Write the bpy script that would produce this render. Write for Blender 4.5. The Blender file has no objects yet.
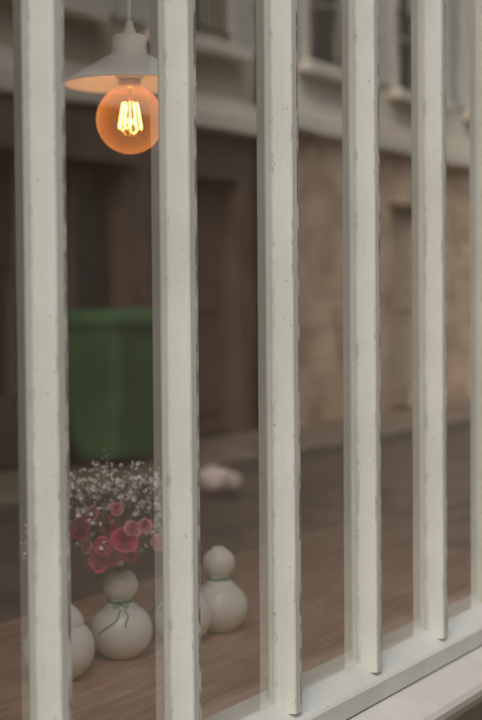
import bpy, bmesh, math, random
from mathutils import Vector, Matrix, Euler
random.seed(7)
D=bpy.data; S=bpy.context.scene; COL=S.collection
CAMZ=1.25; ZB=0.734; ZT=2.75; SP=0.2516; X0=1.214
# ---------------- materials ----------------
def newmat(name):
    m=D.materials.new(name); m.use_nodes=True
    nt=m.node_tree; nt.nodes.clear()
    o=nt.nodes.new('ShaderNodeOutputMaterial')
    return m,nt,o
def N(nt,t,**k):
    n=nt.nodes.new(t)
    for a,v in k.items():
        if a in n.bl_rna.properties: setattr(n,a,v)
        else: n.inputs[a].default_value=v
    return n
def rgba(c): return (c[0],c[1],c[2],1)
def ramp(nt,stops):
    r=nt.nodes.new('ShaderNodeValToRGB')
    e=r.color_ramp.elements
    while len(e)<len(stops): e.new(0.5)
    for i,(p,c) in enumerate(stops):
        e[i].position=p; e[i].color=rgba(c) if hasattr(c,'__len__') else (c,c,c,1)
    return r
def mixc(nt,fac,a,b):
    m=nt.nodes.new('ShaderNodeMix'); m.data_type='RGBA'
    for s,v in ((0,fac),(6,a),(7,b)):
        if hasattr(v,'is_output'): nt.links.new(v,m.inputs[s])
        else: m.inputs[s].default_value=v if s==0 else rgba(v)
    return m.outputs[2]
def mat(name,c1,c2,scale=6,rough=.7,bump=.2,stretch=(1,1,1),c3=None,bd=.01,metal=0,spec=.4):
    m,nt,o=newmat(name); L=nt.links.new
    tc=N(nt,'ShaderNodeTexCoord'); mp=N(nt,'ShaderNodeMapping'); mp.inputs['Scale'].default_value=stretch
    L(tc.outputs['Object'],mp.inputs['Vector'])
    n=N(nt,'ShaderNodeTexNoise',Scale=scale,Detail=4,Roughness=.6); L(mp.outputs[0],n.inputs['Vector'])
    r=ramp(nt,[(.32,c1),(.68,c2)]); L(n.outputs[0],r.inputs[0]); col=r.outputs[0]
    if c3:
        n2=N(nt,'ShaderNodeTexNoise',Scale=scale*.23,Detail=3); L(mp.outputs[0],n2.inputs['Vector'])
        r2=ramp(nt,[(.45,0),(.62,1)]); L(n2.outputs[0],r2.inputs[0]); col=mixc(nt,r2.outputs[0],col,c3)
    b=N(nt,'ShaderNodeBsdfPrincipled',Roughness=rough,Metallic=metal); b.inputs['Specular IOR Level'].default_value=spec
    L(col,b.inputs['Base Color'])
    if bump:
        bp=N(nt,'ShaderNodeBump',Strength=bump,Distance=bd)
        n3=N(nt,'ShaderNodeTexNoise',Scale=scale*4,Detail=2); L(mp.outputs[0],n3.inputs['Vector'])
        L(n3.outputs[0],bp.inputs['Height']); L(bp.outputs[0],b.inputs['Normal'])
    L(b.outputs[0],o.inputs[0]); return m
def stonemat(name,c1,c2,mortar,bw=.6,bh=.3,axis='xz',bump=.6,msize=.012,rub=0.0):
    m,nt,o=newmat(name); L=nt.links.new
    tc=N(nt,'ShaderNodeTexCoord'); sx=N(nt,'ShaderNodeSeparateXYZ'); cx=N(nt,'ShaderNodeCombineXYZ')
    L(tc.outputs['Object'],sx.inputs[0])
    L(sx.outputs[1 if axis=='yz' else 0],cx.inputs[0]); L(sx.outputs[1 if axis=='xy' else 2],cx.inputs[1])
    nz=N(nt,'ShaderNodeTexNoise',Scale=3,Detail=2); L(tc.outputs['Object'],nz.inputs['Vector'])
    mm=N(nt,'ShaderNodeVectorMath',operation='MULTIPLY_ADD'); L(nz.outputs['Color'],mm.inputs[0]); mm.inputs[1].default_value=(rub,rub,rub); L(cx.outputs[0],mm.inputs[2])
    br=N(nt,'ShaderNodeTexBrick',Scale=1); br.inputs['Color1'].default_value=rgba(c1); br.inputs['Color2'].default_value=rgba(c2)
    br.inputs['Mortar'].default_value=rgba(mortar); br.inputs['Mortar Size'].default_value=msize; br.inputs['Mortar Smooth'].default_value=.4
    br.inputs['Brick Width'].default_value=bw; br.inputs['Row Height'].default_value=bh
    L(mm.outputs[0],br.inputs['Vector'])
    n=N(nt,'ShaderNodeTexNoise',Scale=2.2,Detail=5,Roughness=.65); L(tc.outputs['Object'],n.inputs['Vector'])
    r=ramp(nt,[(.35,(.6,.55,.5)),(.65,(1.12,1.1,1.07))]); L(n.outputs[0],r.inputs[0])
    mx=nt.nodes.new('ShaderNodeMix'); mx.data_type='RGBA'; mx.blend_type='MULTIPLY'; mx.inputs[0].default_value=1
    L(br.outputs[0],mx.inputs[6]); L(r.outputs[0],mx.inputs[7])
    b=N(nt,'ShaderNodeBsdfPrincipled',Roughness=.9); L(mx.outputs[2],b.inputs['Base Color'])
    bp=N(nt,'ShaderNodeBump',Strength=bump,Distance=.03); L(n.outputs[0],bp.inputs['Height']); L(bp.outputs[0],b.inputs['Normal'])
    L(b.outputs[0],o.inputs[0]); return m
def paintmat(name,edge=True):
    m,nt,o=newmat(name); L=nt.links.new
    tc=N(nt,'ShaderNodeTexCoord')
    n=N(nt,'ShaderNodeTexNoise',Scale=7,Detail=4,Roughness=.6); L(tc.outputs['Object'],n.inputs['Vector'])
    r=ramp(nt,[(.3,(.56,.572,.52)),(.7,(.66,.672,.62))]); L(n.outputs[0],r.inputs[0]); col=r.outputs[0]
    mp=N(nt,'ShaderNodeMapping'); mp.inputs['Scale'].default_value=(90,90,5); L(tc.outputs['Object'],mp.inputs[0])
    n2=N(nt,'ShaderNodeTexNoise',Scale=1,Detail=4,Roughness=.7); L(mp.outputs[0],n2.inputs['Vector'])
    r2=ramp(nt,[(.58,0),(.8,.3)]); L(n2.outputs[0],r2.inputs[0]); col=mixc(nt,r2.outputs[0],col,(.40,.38,.32))
    n4=N(nt,'ShaderNodeTexNoise',Scale=210,Detail=2,Roughness=.5); L(tc.outputs['Object'],n4.inputs['Vector'])
    r4=ramp(nt,[(.70,0),(.74,.6)]); L(n4.outputs[0],r4.inputs[0]); col=mixc(nt,r4.outputs[0],col,(.2,.18,.14))
    if edge:
        sx=N(nt,'ShaderNodeSeparateXYZ'); L(tc.outputs['Object'],sx.inputs[0])
        mp2=N(nt,'ShaderNodeMapping'); mp2.inputs['Scale'].default_value=(150,60,30); L(tc.outputs['Object'],mp2.inputs[0])
        n5=N(nt,'ShaderNodeTexNoise',Scale=1,Detail=6,Roughness=.75); L(mp2.outputs[0],n5.inputs['Vector'])
        def band(c,w,lo,hi,amt,col):
            s=N(nt,'ShaderNodeMath',operation='SUBTRACT'); L(sx.outputs[0],s.inputs[0]); s.inputs[1].default_value=c
            a=N(nt,'ShaderNodeMath',operation='ABSOLUTE'); L(s.outputs[0],a.inputs[0])
            mr=N(nt,'ShaderNodeMapRange'); L(a.outputs[0],mr.inputs[0]); mr.inputs[1].default_value=0; mr.inputs[2].default_value=w; mr.inputs[3].default_value=1; mr.inputs[4].default_value=0
            rr=ramp(nt,[(lo,0),(hi,amt)]); L(n5.outputs[0],rr.inputs[0])
            mu=N(nt,'ShaderNodeMath',operation='MULTIPLY'); L(mr.outputs[0],mu.inputs[0]); L(rr.outputs[0],mu.inputs[1])
            return mixc(nt,mu.outputs[0],col,(.05,.042,.032))
        col=band(.0055,.0036,.44,.54,1,col)
        col=band(-.0088,.0012,.54,.64,.7,col)
        col=band(-.0163,.0005,.50,.66,.5,col)
    b=N(nt,'ShaderNodeBsdfPrincipled',Roughness=.45); b.inputs['Specular IOR Level'].default_value=.4; L(col,b.inputs['Base Color'])
    bp=N(nt,'ShaderNodeBump',Strength=.4,Distance=.0015); L(n2.outputs[0],bp.inputs['Height']); L(bp.outputs[0],b.inputs['Normal'])
    L(b.outputs[0],o.inputs[0]); return m
def glassmat(name,mult=3.3,tint=(.97,.97,.96)):
    m,nt,o=newmat(name); L=nt.links.new
    tr=N(nt,'ShaderNodeBsdfTransparent'); tr.inputs[0].default_value=rgba(tint)
    gl=N(nt,'ShaderNodeBsdfGlossy',Roughness=0.0); gl.inputs[0].default_value=(1,.99,.97,1)
    fr=N(nt,'ShaderNodeFresnel',IOR=1.5); mu=N(nt,'ShaderNodeMath',operation='MULTIPLY'); mu.use_clamp=True; mu.inputs[1].default_value=mult
    gm=N(nt,'ShaderNodeNewGeometry')
    L(fr.outputs[0],mu.inputs[0])
    nb_=N(nt,'ShaderNodeMath',operation='MULTIPLY_ADD'); L(gm.outputs['Backfacing'],nb_.inputs[0]); nb_.inputs[1].default_value=-1; nb_.inputs[2].default_value=1
    mf=N(nt,'ShaderNodeMath',operation='MULTIPLY'); L(mu.outputs[0],mf.inputs[0]); L(nb_.outputs[0],mf.inputs[1])
    mx=N(nt,'ShaderNodeMixShader'); L(mf.outputs[0],mx.inputs[0]); L(tr.outputs[0],mx.inputs[1]); L(gl.outputs[0],mx.inputs[2])
    tc=N(nt,'ShaderNodeTexCoord')
    nb=N(nt,'ShaderNodeTexNoise',Scale=5,Detail=1); L(tc.outputs['Object'],nb.inputs['Vector'])
    bp=N(nt,'ShaderNodeBump',Strength=.3,Distance=.0014); L(nb.outputs[0],bp.inputs['Height']); L(bp.outputs[0],gl.inputs['Normal'])
    v=N(nt,'ShaderNodeTexVoronoi',Scale=150); L(tc.outputs['Object'],v.inputs['Vector'])
    sc=N(nt,'ShaderNodeSeparateColor'); L(v.outputs['Color'],sc.inputs[0])
    mr=N(nt,'ShaderNodeMapRange'); L(sc.outputs[0],mr.inputs[0]); mr.inputs[1].default_value=.4; mr.inputs[2].default_value=1; mr.inputs[3].default_value=0; mr.inputs[4].default_value=.13
    lt=N(nt,'ShaderNodeMath',operation='LESS_THAN'); L(v.outputs['Distance'],lt.inputs[0]); L(mr.outputs[0],lt.inputs[1])
    sm=N(nt,'ShaderNodeMath',operation='MULTIPLY'); L(lt.outputs[0],sm.inputs[0]); sm.inputs[1].default_value=.25
    nh=N(nt,'ShaderNodeTexNoise',Scale=3,Detail=5,Roughness=.7); L(tc.outputs['Object'],nh.inputs['Vector'])
    rh=ramp(nt,[(.3,.02),(.75,.08)]); L(nh.outputs[0],rh.inputs[0])
    ad=N(nt,'ShaderNodeMath',operation='ADD'); L(sm.outputs[0],ad.inputs[0]); L(rh.outputs[0],ad.inputs[1])
    df=N(nt,'ShaderNodeBsdfDiffuse'); df.inputs[0].default_value=(.64,.54,.44,1)
    m2=N(nt,'ShaderNodeMixShader'); L(ad.outputs[0],m2.inputs[0]); L(mx.outputs[0],m2.inputs[1]); L(df.outputs[0],m2.inputs[2])
    L(m2.outputs[0],o.inputs[0]); return m
def emis(name,c,s):
    m,nt,o=newmat(name); e=N(nt,'ShaderNodeEmission',Strength=s); e.inputs[0].default_value=rgba(c); nt.links.new(e.outputs[0],o.inputs[0]); return m

M=dict(
 paint=paintmat('window_paint'), paint2=paintmat('rail_paint',False),
 glass=glassmat('window_glass'),
 dglass=mat('far_window_glass',(.02,.022,.025),(.05,.055,.06),2,.08,0,spec=.8),
 sill=mat('sill_stone',(.50,.48,.44),(.62,.60,.55),9,.75,.5,c3=(.55,.52,.47),bd=.003),
 kerb=mat('kerb_stone',(.16,.135,.11),(.23,.195,.16),9,.75,.5,bd=.003),
 basewall=mat('base_wall_plaster',(.26,.24,.21),(.36,.33,.29),5,.9,.6,c3=(.22,.2,.17)),
 wood=mat('shelf_wood',(.36,.215,.135),(.54,.355,.235),9,.45,.25,stretch=(.7,7,7),bd=.002),
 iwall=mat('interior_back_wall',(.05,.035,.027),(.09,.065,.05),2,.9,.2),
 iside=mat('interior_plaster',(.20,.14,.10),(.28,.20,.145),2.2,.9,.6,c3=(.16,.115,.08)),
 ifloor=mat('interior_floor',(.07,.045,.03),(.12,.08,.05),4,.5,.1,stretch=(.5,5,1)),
 asphalt=stonemat('stone_setts',(.095,.074,.057),(.13,.103,.08),(.06,.048,.037),.22,.12,'xy',.6,.015,.03),
 pave=stonemat('paving',(.16,.13,.10),(.21,.17,.135),(.09,.07,.055),.8,.5,'xy'),
 stone=stonemat('limestone_wall',(.58,.46,.34),(.68,.56,.43),(.46,.37,.28),.75,.36,'xz',1.0,.012,.12),
 plaster=mat('plaster_wall',(.50,.43,.33),(.64,.56,.45),1.6,.9,.4,c3=(.42,.35,.27)),
 cream=mat('cream_render',(.70,.65,.56),(.80,.76,.68),1.6,.85,.3,c3=(.60,.55,.47)),
 brownp=mat('brown_shopfront_paint',(.12,.082,.057),(.19,.135,.096),3,.5,.2),
 bluegrey=mat('shutter_paint',(.5,.5,.47),(.6,.6,.56),5,.6,.1),
 iron=mat('iron',(.02,.02,.022),(.04,.04,.042),9,.5,0),
 zinc=mat('zinc_roof',(.18,.2,.22),(.26,.28,.3),2,.5,.1),
 ceramic=mat('vase_ceramic',(.80,.78,.71),(.85,.83,.76),14,.18,.05,spec=.5,bd=.001),
 enamel=mat('lamp_enamel',(.76,.75,.71),(.82,.81,.77),9,.35,.03,spec=.5,bd=.001),
 brass=mat('lamp_brass',(.35,.22,.08),(.5,.33,.13),10,.35,0,metal=.9),
 string=mat('green_string',(.04,.30,.12),(.09,.45,.20),90,.8,.2,bd=.001),
 stem=mat('plant_stem',(.05,.12,.03),(.10,.2,.06),20,.7,0),
 leaf=mat('rose_leaf',(.025,.07,.02),(.06,.13,.035),30,.6,.1,bd=.001),
 gyp=mat('gypsophila_petal',(.84,.70,.76),(.92,.87,.88),40,.8,0),
 rose=mat('rose_petal',(.64,.03,.15),(.84,.12,.30),60,.7,.1,bd=.001),
 rosed=mat('rose_petal_dark',(.30,.008,.06),(.50,.03,.12),60,.7,.1,bd=.001),
 rosel=mat('rose_petal_pale',(.76,.24,.34),(.86,.40,.46),60,.7,.1,bd=.001),
 bin=mat('bin_plastic',(.045,.125,.05),(.07,.17,.07),6,.6,.1,c3=(.04,.10,.045)),
 rubber=mat('rubber',(.015,.015,.015),(.03,.03,.03),10,.8,0),
 paper=mat('paper',(.48,.40,.38),(.58,.51,.48),6,.8,.4),
 lightdoor=mat('grey_door_paint',(.38,.32,.25),(.46,.39,.31),4,.6,.1),
)
# ---------------- mesh helpers ----------------
def empty(name,loc=(0,0,0)):
    o=D.objects.new(name,None); o.location=loc; o.empty_display_size=.1; COL.objects.link(o); return o
def obj(name,bm,mats,parent=None,loc=None,smooth=False,bevel=0,recalc=True):
    if recalc: bmesh.ops.recalc_face_normals(bm,faces=bm.faces)
    me=D.meshes.new(name); bm.to_mesh(me); bm.free()
    for m in (mats if isinstance(mats,(list,tuple)) else [mats]): me.materials.append(m)
    o=D.objects.new(name,me); COL.objects.link(o)
    if smooth:
        for p in me.polygons: p.use_smooth=True
    if bevel:
        b=o.modifiers.new('b','BEVEL'); b.width=bevel; b.segments=2; b.limit_method='ANGLE'
    if loc: o.location=loc
    if parent: o.parent=parent
    return o
def addbox(bm,lo,hi,mi=0):
    v=[bm.verts.new((x,y,z)) for x in (lo[0],hi[0]) for y in (lo[1],hi[1]) for z in (lo[2],hi[2])]
    for f in ((0,1,3,2),(4,6,7,5),(0,4,5,1),(2,3,7,6),(0,2,6,4),(1,5,7,3)):
        fc=bm.faces.new([v[i] for i in f]); fc.material_index=mi
def boxes(name,lst,m,parent=None,bevel=0):
    bm=bmesh.new()
    for lo,hi in lst: addbox(bm,lo,hi)
    return obj(name,bm,m,parent,bevel=bevel)
def extrude(name,prof,a,b,axis,m,parent=None,loc=None,bevel=0):
    bm=bmesh.new()
    P=(lambda p,t:(p[0],p[1],t)) if axis=='z' else (lambda p,t:(t,p[0],p[1]))
    A=[bm.verts.new(P(p,a)) for p in prof]; B=[bm.verts.new(P(p,b)) for p in prof]
    n=len(prof)
    for i in range(n): bm.faces.new((A[i],A[(i+1)%n],B[(i+1)%n],B[i]))
    bm.faces.new(A); bm.faces.new(B[::-1])
    return obj(name,bm,m,parent,loc,bevel=bevel)
def lathe(name,prof,m,parent=None,loc=None,seg=64,smooth=True,closed=False):
    bm=bmesh.new(); rings=[]
    for r,z in prof:
        if r<1e-6: rings.append([bm.verts.new((0,0,z))])
        else: rings.append([bm.verts.new((r*math.cos(2*math.pi*i/seg),r*math.sin(2*math.pi*i/seg),z)) for i in range(seg)])
    for a,b in zip(rings,rings[1:]):
        for i in range(seg):
            j=(i+1)%seg
            if len(a)==1 and len(b)==1: continue
            if len(a)==1: bm.faces.new((a[0],b[i],b[j]))
            elif len(b)==1: bm.faces.new((a[i],a[j],b[0]))
            else: bm.faces.new((a[i],a[j],b[j],b[i]))
    return obj(name,bm,m,parent,loc,smooth)
def addtube(bm,pts,r,seg=6,mi=0,r2=None):
    pts=[Vector(p) for p in pts]; rings=[]
    for k,p in enumerate(pts):
        t=(pts[min(k+1,len(pts)-1)]-pts[max(k-1,0)]).normalized()
        u=t.cross(Vector((.3,.9,.2))).normalized(); w=t.cross(u)
        rr=r if r2 is None else r+(r2-r)*k/(len(pts)-1)
        rings.append([bm.verts.new(p+(u*math.cos(2*math.pi*i/seg)+w*math.sin(2*math.pi*i/seg))*rr) for i in range(seg)])
    for a,b in zip(rings,rings[1:]):
        for i in range(seg):
            f=bm.faces.new((a[i],a[(i+1)%seg],b[(i+1)%seg],b[i])); f.material_index=mi; f.smooth=True
    for rg in (rings[0],rings[-1]):
        f=bm.faces.new(rg); f.material_index=mi
# ---------------- camera ----------------
cam=D.cameras.new('camera'); co=D.objects.new('camera',cam); COL.objects.link(co); S.camera=co
th=math.radians(29.9); pit=math.atan(52/1500); rol=math.radians(.45)
f=Vector((math.cos(th)*math.cos(pit),math.sin(th)*math.cos(pit),-math.sin(pit)))
r=Vector((math.sin(th),-math.cos(th),0)); u=r.cross(f)
r2=r*math.cos(rol)-u*math.sin(rol); u2=u*math.cos(rol)+r*math.sin(rol)
CP=Vector((0,-.933,CAMZ))
mw=Matrix(((r2.x,u2.x,-f.x,CP.x),(r2.y,u2.y,-f.y,CP.y),(r2.z,u2.z,-f.z,CP.z),(0,0,0,1)))
co.matrix_world=mw
cam.sensor_fit='VERTICAL'; cam.sensor_height=36; cam.sensor_width=24; cam.lens=75; cam.clip_start=.05; cam.clip_end=3000
cam.dof.use_dof=True; cam.dof.focus_distance=1.92; cam.dof.aperture_fstop=4.8
def P(px,py,z):
    a=Vector((math.cos(th),math.sin(th),0)); off=(px-241)/1500
    p=CP+z*(a+off*r); p.z=CAMZ+(303-py)/1500*z; return p
# ---------------- shop window ----------------
win=empty('shop_window',(X0,0,ZB))
prof=[(-.0165,.0),(-.0165,-.005),(-.0155,-.007),(-.0112,-.024),(-.0098,-.0275),(-.008,-.029),(.008,-.029),(.0098,-.0275),(.0112,-.024),(.0155,-.007),(.0165,-.005),(.0165,.0),(.012,.0),(.012,.008),(.009,.012),(-.009,.012),(-.012,.008),(-.012,0)]
NL,NR=-7,8
def par(o,p):
    o.parent=p; o.matrix_parent_inverse=Matrix.Translation(p.location).inverted()
for n in range(NL,NR+1):
    o=extrude('mullion_%d'%(n-NL+1),prof,ZB-.012,ZT,'z',M['paint'],loc=(X0+SP*n,0,n*.0)); par(o,win)
    dz=random.uniform(-9,9)
    for v in o.data.vertices: v.co.z-=dz
    o.location.z+=dz
xl,xr=X0+SP*NL,X0+SP*NR
for n in range(NL,NR):
    a=X0+SP*n+.012; b=a+SP-.024; t=random.uniform(-.0028,.0028); t2=random.uniform(-.001,.001)
    bm=bmesh.new(); h=SP/2
    vs=[bm.verts.new((x,-.003+t*(sx)*h*.5+t2*sz,z)) for x,z,sx,sz in ((a,ZB-.005,-1,-1),(b,ZB-.005,1,-1),(b,ZT,1,1),(a,ZT,-1,1))]
    bm.faces.new(vs); o=obj('glass_pane_%d'%(n-NL+1),bm,M['glass'],recalc=False); par(o,win)
rail=[(.034,ZB+.004),(.004,ZB+.004),(.002,ZB),(-.006,ZB),(-.009,ZB-.003),(-.031,ZB-.022),(-.034,ZB-.026),(-.034,ZB-.052),(.034,ZB-.052)]
o=extrude('bottom_rail',rail,xl-.06,xr+.06,'x',M['paint2']); par(o,win)
sill=[(-.0,ZB-.055),(-.040,ZB-.055),(-.088,ZB-.068),(-.097,ZB-.072),(-.102,ZB-.080),(-.101,ZB-.090),(-.094,ZB-.098),(-.084,ZB-.102),(-.080,ZB-.112),(-.070,ZB-.122),(-.056,ZB-.127),(0,ZB-.127)]
o=extrude('window_sill',sill,xl-.12,xr+.12,'x',M['sill']); par(o,win)
o=boxes('top_rail',[((xl-.06,-.036,ZT),(xr+.06,.034,ZT+.08))],M['paint2'],bevel=.004); par(o,win)
o=boxes('side_stile',[((xl-.075,-.038,ZB-.05),(xl-.0167,.036,ZT)),((xr+.0167,-.038,ZB-.05),(xr+.075,.036,ZT))],M['paint2'],bevel=.003); par(o,win)
# ---------------- shop building ----------------
shop=empty('shop_building',(0,0,0))
H=4.1; XA,XB=-6,24
fx0,fx1=xl-.075,xr+.075
boxes('lower_wall',[((XA,-.04,0),(fx0,.25,ZB-.128)),((fx0,-.02,0),(fx1,.08,ZB-.1275)),((fx1,-.04,0),(XB,.25,ZB-.128))],M['basewall'],shop)
boxes('plinth',[((XA,-.075,0),(XB,-.041,.22))],M['basewall'],shop,bevel=.01)
boxes('facade_wall',[((XA,-.04,ZB-.126),(fx0-.001,.25,ZT+.08)),((fx1+.001,-.04,ZB-.126),(XB,.25,ZT+.08)),((XA,-.04,ZT+.082),(XB,.25,H))],M['cream'],shop)
boxes('fascia_board',[((fx0-.3,-.12,ZT+.12),(fx1+.3,-.042,ZT+.6))],M['paint2'],shop,bevel=.01)
boxes('cornice',[((XA,-.2,H-.2),(XB,-.042,H))],M['sill'],shop,bevel=.03)
RX0,RX1,RY=-2.2,3.62,4.2
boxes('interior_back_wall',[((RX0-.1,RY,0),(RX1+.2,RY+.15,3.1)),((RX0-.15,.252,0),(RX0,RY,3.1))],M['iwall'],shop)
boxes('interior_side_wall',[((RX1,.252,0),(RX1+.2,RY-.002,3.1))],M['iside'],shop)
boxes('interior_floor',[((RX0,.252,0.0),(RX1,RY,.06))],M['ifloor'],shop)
boxes('interior_ceiling',[((RX0-.1,.1,3.102),(RX1+.2,RY+.15,3.2))],M['cream'],shop)
boxes('building_body',[((XA,RY+.2,0),(XB,10,H)),((XA,.26,3.3),(XB,RY+.19,H-.01)),((RX1+.3,.26,0),(XB,RY+.19,3.29)),((XA,.26,0),(RX0-.2,RY+.19,3.29))],M['basewall'],shop)
boxes('reflection_strip_post',[((3.05,.16,ZB-.05),(3.12,.24,3.1))],M['paint2'],shop,bevel=.004)  # added pale post, stands in for a reflected strip of a light building
# ---------------- display shelf ----------------
SH=CAMZ-.55
shelf=empty('display_shelf',(2,.35,SH))
yb=.037; w=.118; k=0
while yb<.70:
    xs=RX0+.02
    while xs<RX1-.02:
        xe=min(xs+random.uniform(1.2,2.2),RX1-.005)
        o=boxes('board_%d'%k,[((xs,yb,SH-.03),(xe-.003,yb+w-.0025,SH+random.uniform(-.0006,.0006)))],M['wood'],bevel=.0015); par(o,shelf); k+=1; xs=xe
    yb+=w
o=boxes('shelf_support',[((RX0+.02,.66,.06),(RX1-.02,.70,SH-.031))],M['ifloor']); par(o,shelf)
# ---------------- vases ----------------
def arc(cx,cz,r,a0,a1,n,sz=1): return [(cx+r*math.cos(math.radians(a0+(a1-a0)*i/n)),cz+r*sz*math.sin(math.radians(a0+(a1-a0)*i/n))) for i in range(n+1)]
def vase(px,py,R,r,h,string=False,rot=0):
    z=.55*1500/(py-303); p=P(px,py,z); p.z=SH+.0008
    e=empty('double_gourd_vase',p)
    R1=R; c1=R*.86; c2=h-r*.93
    pr=[(0,.002),(R*.42,.0),(R*.5,.002)]
    pr+=[q for q in arc(0,c1,R1,-58,62,22,.92) if q[0]>R*.5]
    wr=r*.62
    zt=pr[-1][1]; rt=pr[-1][0]; zb2=c2+r*.93*math.sin(math.radians(-50)); rb=r*math.cos(math.radians(-50))
    if zb2<zt+.004: zb2=zt+.004
    for i in range(1,8):
        t=i/8; base=rt+(rb-rt)*t; pr.append((min(base, wr+abs(t-.6)*abs(rt-wr)*1.7 if t<.6 else wr+(t-.6)/.4*(rb-wr)),zt+(zb2-zt)*t))
    pr+=arc(0,c2,r,-50,66,16,.93)[0:]
    lipr=r*.42; top=h
    pr+=[(lipr,top),(lipr*.8,top+.0005),(lipr*.72,top-.004),(lipr*.8,top-.03),(0,top-.032)]
    o=lathe('body',pr,M['ceramic'],e)
    ss=o.modifiers.new('s','SUBSURF'); ss.levels=1; ss.render_levels=1
    if string:
        bm=bmesh.new(); wz=zt+(zb2-zt)*.6; wrr=wr+.0015
        for kk in range(3):
            pts=[(wrr*math.cos(a*math.pi/18),wrr*math.sin(a*math.pi/18),wz+.0018*(kk-1)+.001*math.sin(a*.5+kk)) for a in range(37)]
            addtube(bm,pts,.0011,6)
        for da,ln in ((-.25,.045),(.2,.032)):
            pts=[]
            for i in range(14):
                t=i/13; a=rot+da*(t*2)+.25*math.sin(t*5)*t; zz=wz-ln*t
                rr=wrr+.002 if zz>zt else math.sqrt(max(0,R1**2-((zz-c1)/.92)**2))+.0015
                pts.append((rr*math.cos(a),rr*math.sin(a),zz))
            addtube(bm,pts,.001,5)
        for s in (-1,1):
            pts=[]
            for i in range(15):
                t=i/14*math.pi*2; l=.011*math.sin(t/2); 
                pts.append((wrr+.004+.003*math.sin(t/2),s*l*1.0,wz-.004*math.sin(t)-.004*math.sin(t/2)))
            pts=[(math.cos(rot)*a-math.sin(rot)*b,math.sin(rot)*a+math.cos(rot)*b,c) for a,b,c in pts]
            addtube(bm,pts,.001,5)
        obj('green_string',bm,M['string'],e,recalc=True)
    return e
facing=math.radians(-145)
vA=vase(55,676,.054,.038,.117,string=True,rot=facing)
vB=vase(118,654,.050,.028,.141,string=True,rot=facing)
vC=vase(180,638,.050,.028,.138,string=True,rot=facing-1)
vD=vase(217,628,.049,.028,.143,string=True,rot=facing+2.4)
# ---------------- bouquet ----------------
top=vB.location+Vector((0,0,.138))
bou=empty('flower_bouquet',top)
camr=r.copy(); cama=Vector((math.cos(th),math.sin(th),0))
bm=bmesh.new(); bs=bmesh.new()
def blossom(bm,c,s):
    nrm=Vector((random.gauss(0,1),random.gauss(0,1),random.gauss(.5,1))).normalized()
    uu=nrm.orthogonal().normalized(); ww=nrm.cross(uu)
    for k in range(6):
        a=k*math.pi/3+random.uniform(-.3,.3); d=uu*math.cos(a)+ww*math.sin(a); e=nrm.cross(d)
        v=[bm.verts.new(c+q) for q in (Vector((0,0,0)),d*s*.6+e*s*.35+nrm*s*.2,d*s+nrm*s*.45,d*s*.6-e*s*.35+nrm*s*.2)]
        bm.faces.new(v)
for i in range(120):
    az=random.uniform(0,2*math.pi); sp=random.random()**.6
    hgt=random.uniform(.05,.175)*(1-.22*sp); rad=.102*sp*(.6+.4*hgt/.16)
    tip=Vector((math.cos(az)*rad,math.sin(az)*rad,hgt))
    mid=Vector((math.cos(az)*rad*.25,math.sin(az)*rad*.25,hgt*.5))
    addtube(bs,[Vector((math.cos(az)*.004,math.sin(az)*.004,-.025)),mid,tip*.8+mid*.2,tip],.0006,4)
    front=tip.dot(cama)<-.02 and hgt<.09
    for j in range(random.randint(2,5) if front else random.randint(8,14)):
        o2=tip+Vector((random.gauss(0,.013),random.gauss(0,.013),random.gauss(0,.011)))
        addtube(bs,[tip*.75+mid*.25,(tip+o2)/2+Vector((0,0,-.003)),o2],.00035,3)
        blossom(bm,o2,random.uniform(.0028,.0054))
for i in range(7):
    tip=-camr*random.uniform(.11,.146)+cama*random.uniform(-.02,.02)+Vector((0,0,random.uniform(.02,.085)))
    addtube(bs,[Vector((0,0,-.02)),Vector((0,0,.03))+tip*.3,tip],.0006,4)
    for j in range(7):
        o2=tip+Vector((random.gauss(0,.009),random.gauss(0,.009),random.gauss(0,.012)))
        addtube(bs,[tip,o2],.00035,3); blossom(bm,o2,random.uniform(.0026,.0045))
obj('gypsophila_blossoms',bm,M['gyp'],bou,recalc=False); obj('gypsophila_stems',bs,M['stem'],bou)
def rose(c,d,R,m,nm):
    bm=bmesh.new(); d=d.normalized(); uu=d.orthogonal().normalized(); ww=d.cross(uu)
    for L,(np_,rr,hh,op) in enumerate(((3,.22,.95,.0),(4,.42,1.0,.05),(5,.65,.95,.2),(5,.85,.8,.5),(6,1.0,.6,.85))):
        for k in range(np_):
            a0=2*math.pi*(k+.37*L)/np_; wd=2*math.pi/np_*.72
            g=[]
            jit=random.uniform(.85,1.12)
            for i in range(6):
                row=[]
                for j in range(7):
                    s=(j/6-.5)*2; t=i/5
                    a=a0+s*wd*(.5+.5*t)*(1-.25*t*t)
                    rad=R*rr*jit*(math.sin(min(1,t*1.15)*math.pi/2)*.95+op*.35*t**3)+R*.03*k*.2
                    z=R*1.25*hh*jit*(t-.22*s*s*t*t)-R*.35*op*t**3
                    row.append(bm.verts.new(c+(uu*math.cos(a)+ww*math.sin(a))*rad+d*(z-R*.5)))
                g.append(row)
            for i in range(5):
                for j in range(6):
                    f=bm.faces.new((g[i][j],g[i][j+1],g[i+1][j+1],g[i+1][j])); f.smooth=True
    return obj(nm,bm,m,bou,recalc=False)
rl=[(78,523,.0135,'rosed'),(100,541,.0125,'rose'),(122,536,.0165,'rose'),(96,557,.013,'rose'),(106,521,.0125,'rosed'),(115,503,.009,'rosel'),(156,538,.011,'rosel'),(131,523,.011,'rosel'),(110,551,.012,'rosed'),(143,520,.009,'rosel'),(84,541,.009,'rosel'),(91,508,.0085,'rosel'),(128,549,.010,'rosed')]
zB=(vB.location-CP).dot(cama)
lv=bmesh.new(); st=bmesh.new()
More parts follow.
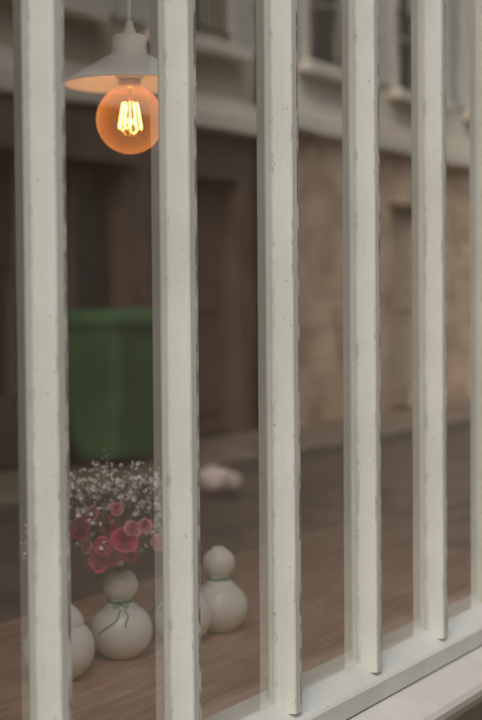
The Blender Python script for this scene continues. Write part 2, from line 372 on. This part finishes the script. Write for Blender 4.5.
for i,(px,py,R,mm) in enumerate(rl):
    c=P(px,py,zB+random.uniform(-.085,-.04))-top
    rose(c,Vector((c.x*2+random.gauss(0,.03),c.y*2+random.gauss(0,.03),random.uniform(.02,.09)))-cama*.03,R,M[mm],'rose_%d'%(i+1))
    addtube(st,[Vector((0,0,-.025)),Vector((c.x*.3,c.y*.3,c.z*.45)),c],.0012,5)
for i in range(50):
    az=random.uniform(0,6.28); rr=random.uniform(.01,.05); b=Vector((math.cos(az)*rr,math.sin(az)*rr,random.uniform(.012,.09)))
    d=Vector((math.cos(az),math.sin(az),random.uniform(-.2,.7))).normalized(); s=d.cross(Vector((0,0,1))).normalized(); L_=random.uniform(.014,.028)
    q=[b,b+d*L_*.35+s*L_*.28,b+d*L_*.75+s*L_*.2-Vector((0,0,.002)),b+d*L_-Vector((0,0,.004)),b+d*L_*.75-s*L_*.2-Vector((0,0,.002)),b+d*L_*.35-s*L_*.28]
    ce=lv.verts.new(b+d*L_*.5+Vector((0,0,-.003))); vv=[lv.verts.new(x) for x in q]
    for j in range(6): lv.faces.new((ce,vv[j],vv[(j+1)%6]))
obj('leaves',lv,M['leaf'],bou,recalc=False); obj('rose_stems',st,M['stem'],bou)
# ---------------- pendant lamp ----------------
lp=P(132.5,115,2.4); R=.054
lamp=empty('pendant_lamp',lp)
out=[(.004,.135),(.022,.134),(.027,.130),(.028,.108),(.030,.103),(.040,.098),(.075,.078),(.103,.060),(.1065,.056)]
inn=[(.1055,.0545),(.102,.0575),(.074,.0745),(.039,.0945),(.0262,.100),(.0255,.126),(.004,.128)]
lathe('shade',out+inn,M['enamel'],lamp,seg=96)
lathe('cord_grip',[(0,.156),(.005,.156),(.0065,.150),(.010,.140),(.0105,.1342),(0,.1342)],M['enamel'],lamp)
bmc=bmesh.new(); addtube(bmc,[(0,0,.15),(0.0005,0,.6),(0,.0,3.10-lp.z)],.0028,10); obj('cord',bmc,M['enamel'],lamp)
lathe('ceiling_rose',[(0,3.10-lp.z),(.045,3.10-lp.z),(.045,3.085-lp.z),(.012,3.07-lp.z),(0,3.07-lp.z)],M['enamel'],lamp)
lathe('socket',[(0,.12),(.0215,.12),(.0225,.085),(.0225,.066),(.020,.064),(0,.064)],M['enamel'],lamp)
lathe('bulb_cap',[(0,.064),(.0175,.064),(.0175,.050),(0,.050)],M['brass'],lamp)
m,nt,o=newmat('amber_bulb_glass'); L=nt.links.new
tr=N(nt,'ShaderNodeBsdfTransparent'); tr.inputs[0].default_value=(.90,.66,.44,1)
tl=N(nt,'ShaderNodeBsdfTranslucent'); tl.inputs[0].default_value=(.66,.35,.17,1)
gl=N(nt,'ShaderNodeBsdfGlossy',Roughness=.03)
lw=N(nt,'ShaderNodeLayerWeight',Blend=.4); rr=ramp(nt,[(0,.13),(1,.5)]); L(lw.outputs['Facing'],rr.inputs[0])
a=N(nt,'ShaderNodeMixShader'); L(rr.outputs[0],a.inputs[0]); L(tr.outputs[0],a.inputs[1]); L(tl.outputs[0],a.inputs[2])
b=N(nt,'ShaderNodeMixShader'); b.inputs[0].default_value=.09; L(a.outputs[0],b.inputs[1]); L(gl.outputs[0],b.inputs[2])
L(b.outputs[0],o.inputs[0]); bulbm=m
gp=[(0,-R)]+arc(0,0,R,-85,62,30)+[(.020,.0525),(.0178,.058)]
lathe('bulb_globe',gp,bulbm,lamp,seg=64)
fb=bmesh.new(); nl=6
for k in range(nl):
    a0=2*math.pi*k/nl; a1=2*math.pi*(k+.55)/nl; rb=.0185; rt=.012; hj=random.uniform(-.003,.003)
    A=Vector((math.cos(a0)*rt,math.sin(a0)*rt,.027)); B=Vector((math.cos(a0)*rb,math.sin(a0)*rb,-.012+hj))
    C=Vector((math.cos(a1)*rb,math.sin(a1)*rb,-.012+hj)); Dd=Vector((math.cos(a1)*rt,math.sin(a1)*rt,.027)); Mid=(B+C)/2*1.02+Vector((0,0,-.005))
    addtube(fb,[A,A*.5+B*.5,B,Mid,C,C*.5+Dd*.5,Dd],.0007,6)
obj('filament',fb,emis('filament_glow',(1,.50,.14),36),lamp)
sb=bmesh.new(); addtube(sb,[(0,0,.052),(0,0,.035),(0,0,.02)],.004,10,r2=.0025)
for k in range(4):
    a=k*math.pi/2; addtube(sb,[(0,0,.022),(math.cos(a)*.012,math.sin(a)*.012,.0265)],.0004,4)
obj('glass_stem',sb,M['brass'],lamp)
pl=D.lights.new('bulb_light','POINT'); pl.energy=.22; pl.color=(1,.6,.28); pl.shadow_soft_size=.006
po=D.objects.new('bulb_light',pl); COL.objects.link(po); po.parent=lamp; po.location=(0,0,.003)
# ---------------- street ----------------
def sheet(name,x0,x1,y0,y1,z,m):
    bm=bmesh.new(); bm.faces.new([bm.verts.new(p) for p in ((x0,y0,z),(x1,y0,z),(x1,y1,z),(x0,y1,z))]); return obj(name,bm,m)
sheet('ground',-1500,1500,-1500,1500,-.13,M['basewall'])
sheet('road',-400,400,-5.2,-1.5,-.126,M['asphalt'])
boxes('pavement',[((-60,-1.36,-.13),(60,-.0,-.002))],M['pave'])
boxes('pavement',[((-60,-6.5,-.13),(60,-5.34,-.002))],M['pave'])
boxes('kerb',[((-60,-1.5,-.13),(60,-1.362,.001))],M['kerb'],bevel=.01)
boxes('kerb',[((-60,-5.338,-.13),(60,-5.2,.001))],M['kerb'],bevel=.01)
WY=-6.5
def facade(name,x0,x1,wallg,wallu,floors,wins,gz,gopen,H):
    e=empty(name,(x0,WY,0)); T=.35
    def add(nm,l,m,bv=0): o=boxes(nm,l,m,bevel=bv); par(o,e)
    L=[];x=x0
    for (a,b,zt,kd) in gopen:
        L.append(((x,WY-T,-.1),(a,WY,gz))); L.append(((a,WY-T,zt),(b,WY,gz))); x=b
    L.append(((x,WY-T,-.1),(x1,WY,gz))); add('ground_floor_wall',L,wallg)
    for i,(a,b,zt,kd) in enumerate(gopen):
        if kd=='shop':
            add('shopfront_glass_%d'%i,[((a,WY-.2,.55),(b,WY-.17,zt))],M['dglass'])
            fr=[((a,WY-.22,0),(b,WY-.14,.549))]; k=a
            while k<b: fr.append(((k,WY-.168,.55),(k+.07,WY-.1,zt))); k+=.85
            fr.append(((a-.15,WY+.002,zt-.05),(b+.15,WY+.1,zt+.35))); add('shopfront_frame_%d'%i,fr,M['brownp'],.01)
        else:
            add('door_leaf_%d'%i,[((a,WY-.25,0),((a+b)/2-.005,WY-.2,zt)),(((a+b)/2+.005,WY-.25,0),(b,WY-.2,zt))],M['brownp'] if kd=='gate' else M['lightdoor'])
            ps=[]
            for q in (a+.1,(a+b)/2+.1):
                for zz in (.2,1.2,2.0):
                    if zz+.6<zt: ps.append(((q,WY-.198,zz),(q+(b-a)/2-.2,WY-.175,zz+.7)))
            add('door_panels_%d'%i,ps,M['brownp'] if kd=='gate' else M['lightdoor'],.008)
    add('string_course',[((x0,WY+.002,gz-.02),(x1,WY+.16,gz+.16)),((x0,WY+.002,gz+.162),(x1,WY+.09,gz+.3))],M['cream'],.02)
    z=gz; 
    for fi,(wz0,wz1,zt) in enumerate(floors):
        L=[((x0,WY-T,z),(x1,WY,wz0)),((x0,WY-T,wz1),(x1,WY,zt))]; x=x0
        for (a,w) in wins: L.append(((x,WY-T,wz0),(a,WY,wz1))); x=a+w
        L.append(((x,WY-T,wz0),(x1,WY,wz1))); add('wall_storey_%d'%fi,L,wallu)
        G=[];F=[];R_=[];Sh=[];Su=[]
        for (a,w) in wins:
            b=a+w; G.append(((a,WY-.26,wz0),(b,WY-.24,wz1)))
            for q in (a,a+w/2-.035,b-.07): F.append(((q,WY-.238,wz0),(q+.07,WY-.19,wz1)))
            for q in (wz0,wz0+(wz1-wz0)*.36,wz0+(wz1-wz0)*.68,wz1-.07): F.append(((a+.071,WY-.236,q),(b-.071,WY-.2,q+.05)))
            Su+=[((a-.16,WY+.002,wz0),(a-.001,WY+.06,wz1+.16)),((b+.001,WY+.002,wz0),(b+.16,WY+.06,wz1+.16)),((a,WY+.002,wz1+.001),(b,WY+.06,wz1+.16)),((a-.25,WY+.002,wz0-.12),(b+.25,WY+.2,wz0-.002))]
            k=a+.02
            while k<b-.02: R_.append(((k,WY+.08,wz0),(k+.016,WY+.096,wz0+.9))); k+=.11
            R_+=[((a-.05,WY+.07,wz0+.9),(b+.05,WY+.105,wz0+.93)),((a-.05,WY+.075,wz0+.1),(b+.05,WY+.10,wz0+.12))]
            for (q0,q1) in ((a-.62,a-.17),(b+.17,b+.62)):
                if q0>x0+.05 and q1<x1-.05:
                    Sh.append(((q0,WY+.004,wz0+.02),(q1,WY+.045,wz1)))
        add('window_glass_%d'%fi,G,M['dglass']); add('window_frames_%d'%fi,F,M['bluegrey']); add('window_surrounds_%d'%fi,Su,M['cream'],.01)
        add('balcony_rails_%d'%fi,R_,M['iron'])
        if fi%2==0 and Sh: add('shutters_%d'%fi,Sh,M['bluegrey'],.006)
        z=zt
    add('cornice',[((x0,WY+.002,z-.3),(x1,WY+.35,z-.05))],M['cream'],.04)
    add('roof',[((x0,WY-6,z),(x1,WY+.05,z+.3))],M['zinc']); add('body',[((x0+.01,WY-6,0),(x1-.01,WY-T-.3,z-.01))],M['basewall'])
    return e
facade('brown_shopfront_building',-8,8.2,M['cream'],M['cream'],[(3.9,5.9,6.6)],[(-6,1.1),(-3,1.1),(0,1.1),(3,1.1),(6,1.1)],3.3,[(-7,-2,2.7,'shop'),(-1,4,2.7,'shop'),(5,7,2.8,'gate')],9)
facade('plaster_building',8.2,13.3,M['brownp'],M['plaster'],[(3.75,5.6,6.2)],[(9.1,1.1),(11.5,1.1)],2.95,[(8.6,10.9,2.55,'shop'),(11.3,12.9,2.5,'gate')],9)
facade('stone_building',13.3,30,M['stone'],M['cream'],[(3.85,5.9,6.5)],[(14.3,1.15),(16.7,1.15),(19.0,1.15),(21.6,1.15),(24.2,1.15),(27,1.15)],3.1,[(16.6,17.7,2.5,'door'),(21,22,2.5,'door')],9)
dp=empty('drainpipe',(13.25,WY+.08,0)); b_=bmesh.new(); addtube(b_,[(0,0,0),(0,0,3),(0,0,6.1)],.055,12); obj('pipe',b_,M['iron'],dp,smooth=True)
b_=bmesh.new()
for zz in (.6,2.4,4.2,6): addbox(b_,(-.075,-.08,zz),(.075,.06,zz+.05))
obj('brackets',b_,M['iron'],dp)
# ---------------- wheelie bin ----------------
def wbin(x,y,rot):
    e=empty('wheeled_bin',(x,y,-.002)); e.rotation_euler=(0,0,rot); e.scale=(1.03,1.03,1.07)
    bm=bmesh.new(); 
    lo=[(-.25,-.2),(.25,-.2),(.25,.2),(-.25,.2)]; hi=[(-.29,-.28),(.29,-.28),(.29,.28),(-.29,.28)]
    A=[bm.verts.new((a,b,.06)) for a,b in lo]; B=[bm.verts.new((a,b,1.08)) for a,b in hi]
    for i in range(4): bm.faces.new((A[i],A[(i+1)%4],B[(i+1)%4],B[i]))
    bm.faces.new(A); bm.faces.new(B); obj('tub',bm,M['bin'],e,bevel=.03)
    bm=bmesh.new(); addbox(bm,(-.315,-.305,1.04),(.315,.305,1.079)); obj('rim',bm,M['bin'],e,bevel=.01)
    bm=bmesh.new()
    A=[bm.verts.new((a*1.1,b*1.1,1.082)) for a,b in hi]; B=[bm.verts.new((a*.9,b*.85,1.17)) for a,b in hi]
    for i in range(4): bm.faces.new((A[i],A[(i+1)%4],B[(i+1)%4],B[i]))
    bm.faces.new(A); bm.faces.new(B); obj('lid',bm,M['bin'],e,bevel=.02)
    bm=bmesh.new(); addtube(bm,[(-.27,-.30,1.05),(-.27,-.37,1.08),(.27,-.37,1.08),(.27,-.30,1.05)],.017,8); obj('handle',bm,M['bin'],e)
    for s in (-1,1):
        bm=bmesh.new(); bmesh.ops.create_cone(bm,cap_ends=True,segments=24,radius1=.1,radius2=.1,depth=.05,matrix=Matrix.Translation((s*.25,-.22,.1))@Matrix.Rotation(math.pi/2,4,'Y')); obj('wheel_%d'%(s+2),bm,M['rubber'],e,bevel=.01)
wbin(9.95,-5.95,math.radians(8))
# ---------------- crumpled paper bag ----------------
bm=bmesh.new(); bmesh.ops.create_icosphere(bm,subdivisions=4,radius=.13)
from mathutils import noise
for v in bm.verts:
    d=noise.fractal(v.co*9,1,2,4)*.05; v.co+=v.co.normalized()*d; v.co.z*=.75; v.co.x*=1.1
mz=min(v.co.z for v in bm.verts)
for v in bm.verts: v.co.z-=mz
obj('paper_bag',bm,M['paper'],loc=(9.25,-4.6,-.124))
# ---------------- light ----------------
w=D.worlds.new('World'); S.world=w; w.use_nodes=True; nt=w.node_tree
bg=nt.nodes['Background']; sk=nt.nodes.new('ShaderNodeTexSky'); sk.sky_type='NISHITA'; sk.sun_disc=False
el=math.radians(50); sd=Vector((-1,.24,0)).normalized()*math.cos(el); sd.z=math.sin(el)
sk.sun_elevation=el; sk.sun_rotation=math.atan2(sd.x,sd.y); sk.dust_density=7; sk.air_density=1.2
nt.links.new(sk.outputs[0],bg.inputs[0]); bg.inputs[1].default_value=.15
sl=D.lights.new('sun','SUN'); sl.energy=5; sl.angle=math.radians(75); sl.color=(1,.96,.90)
so=D.objects.new('sun',sl); COL.objects.link(so); so.rotation_euler=(-sd).to_track_quat('-Z','Y').to_euler(); so.location=(0,-3,12)
S.view_settings.view_transform='Standard'; S.view_settings.look='None'; S.view_settings.exposure=0
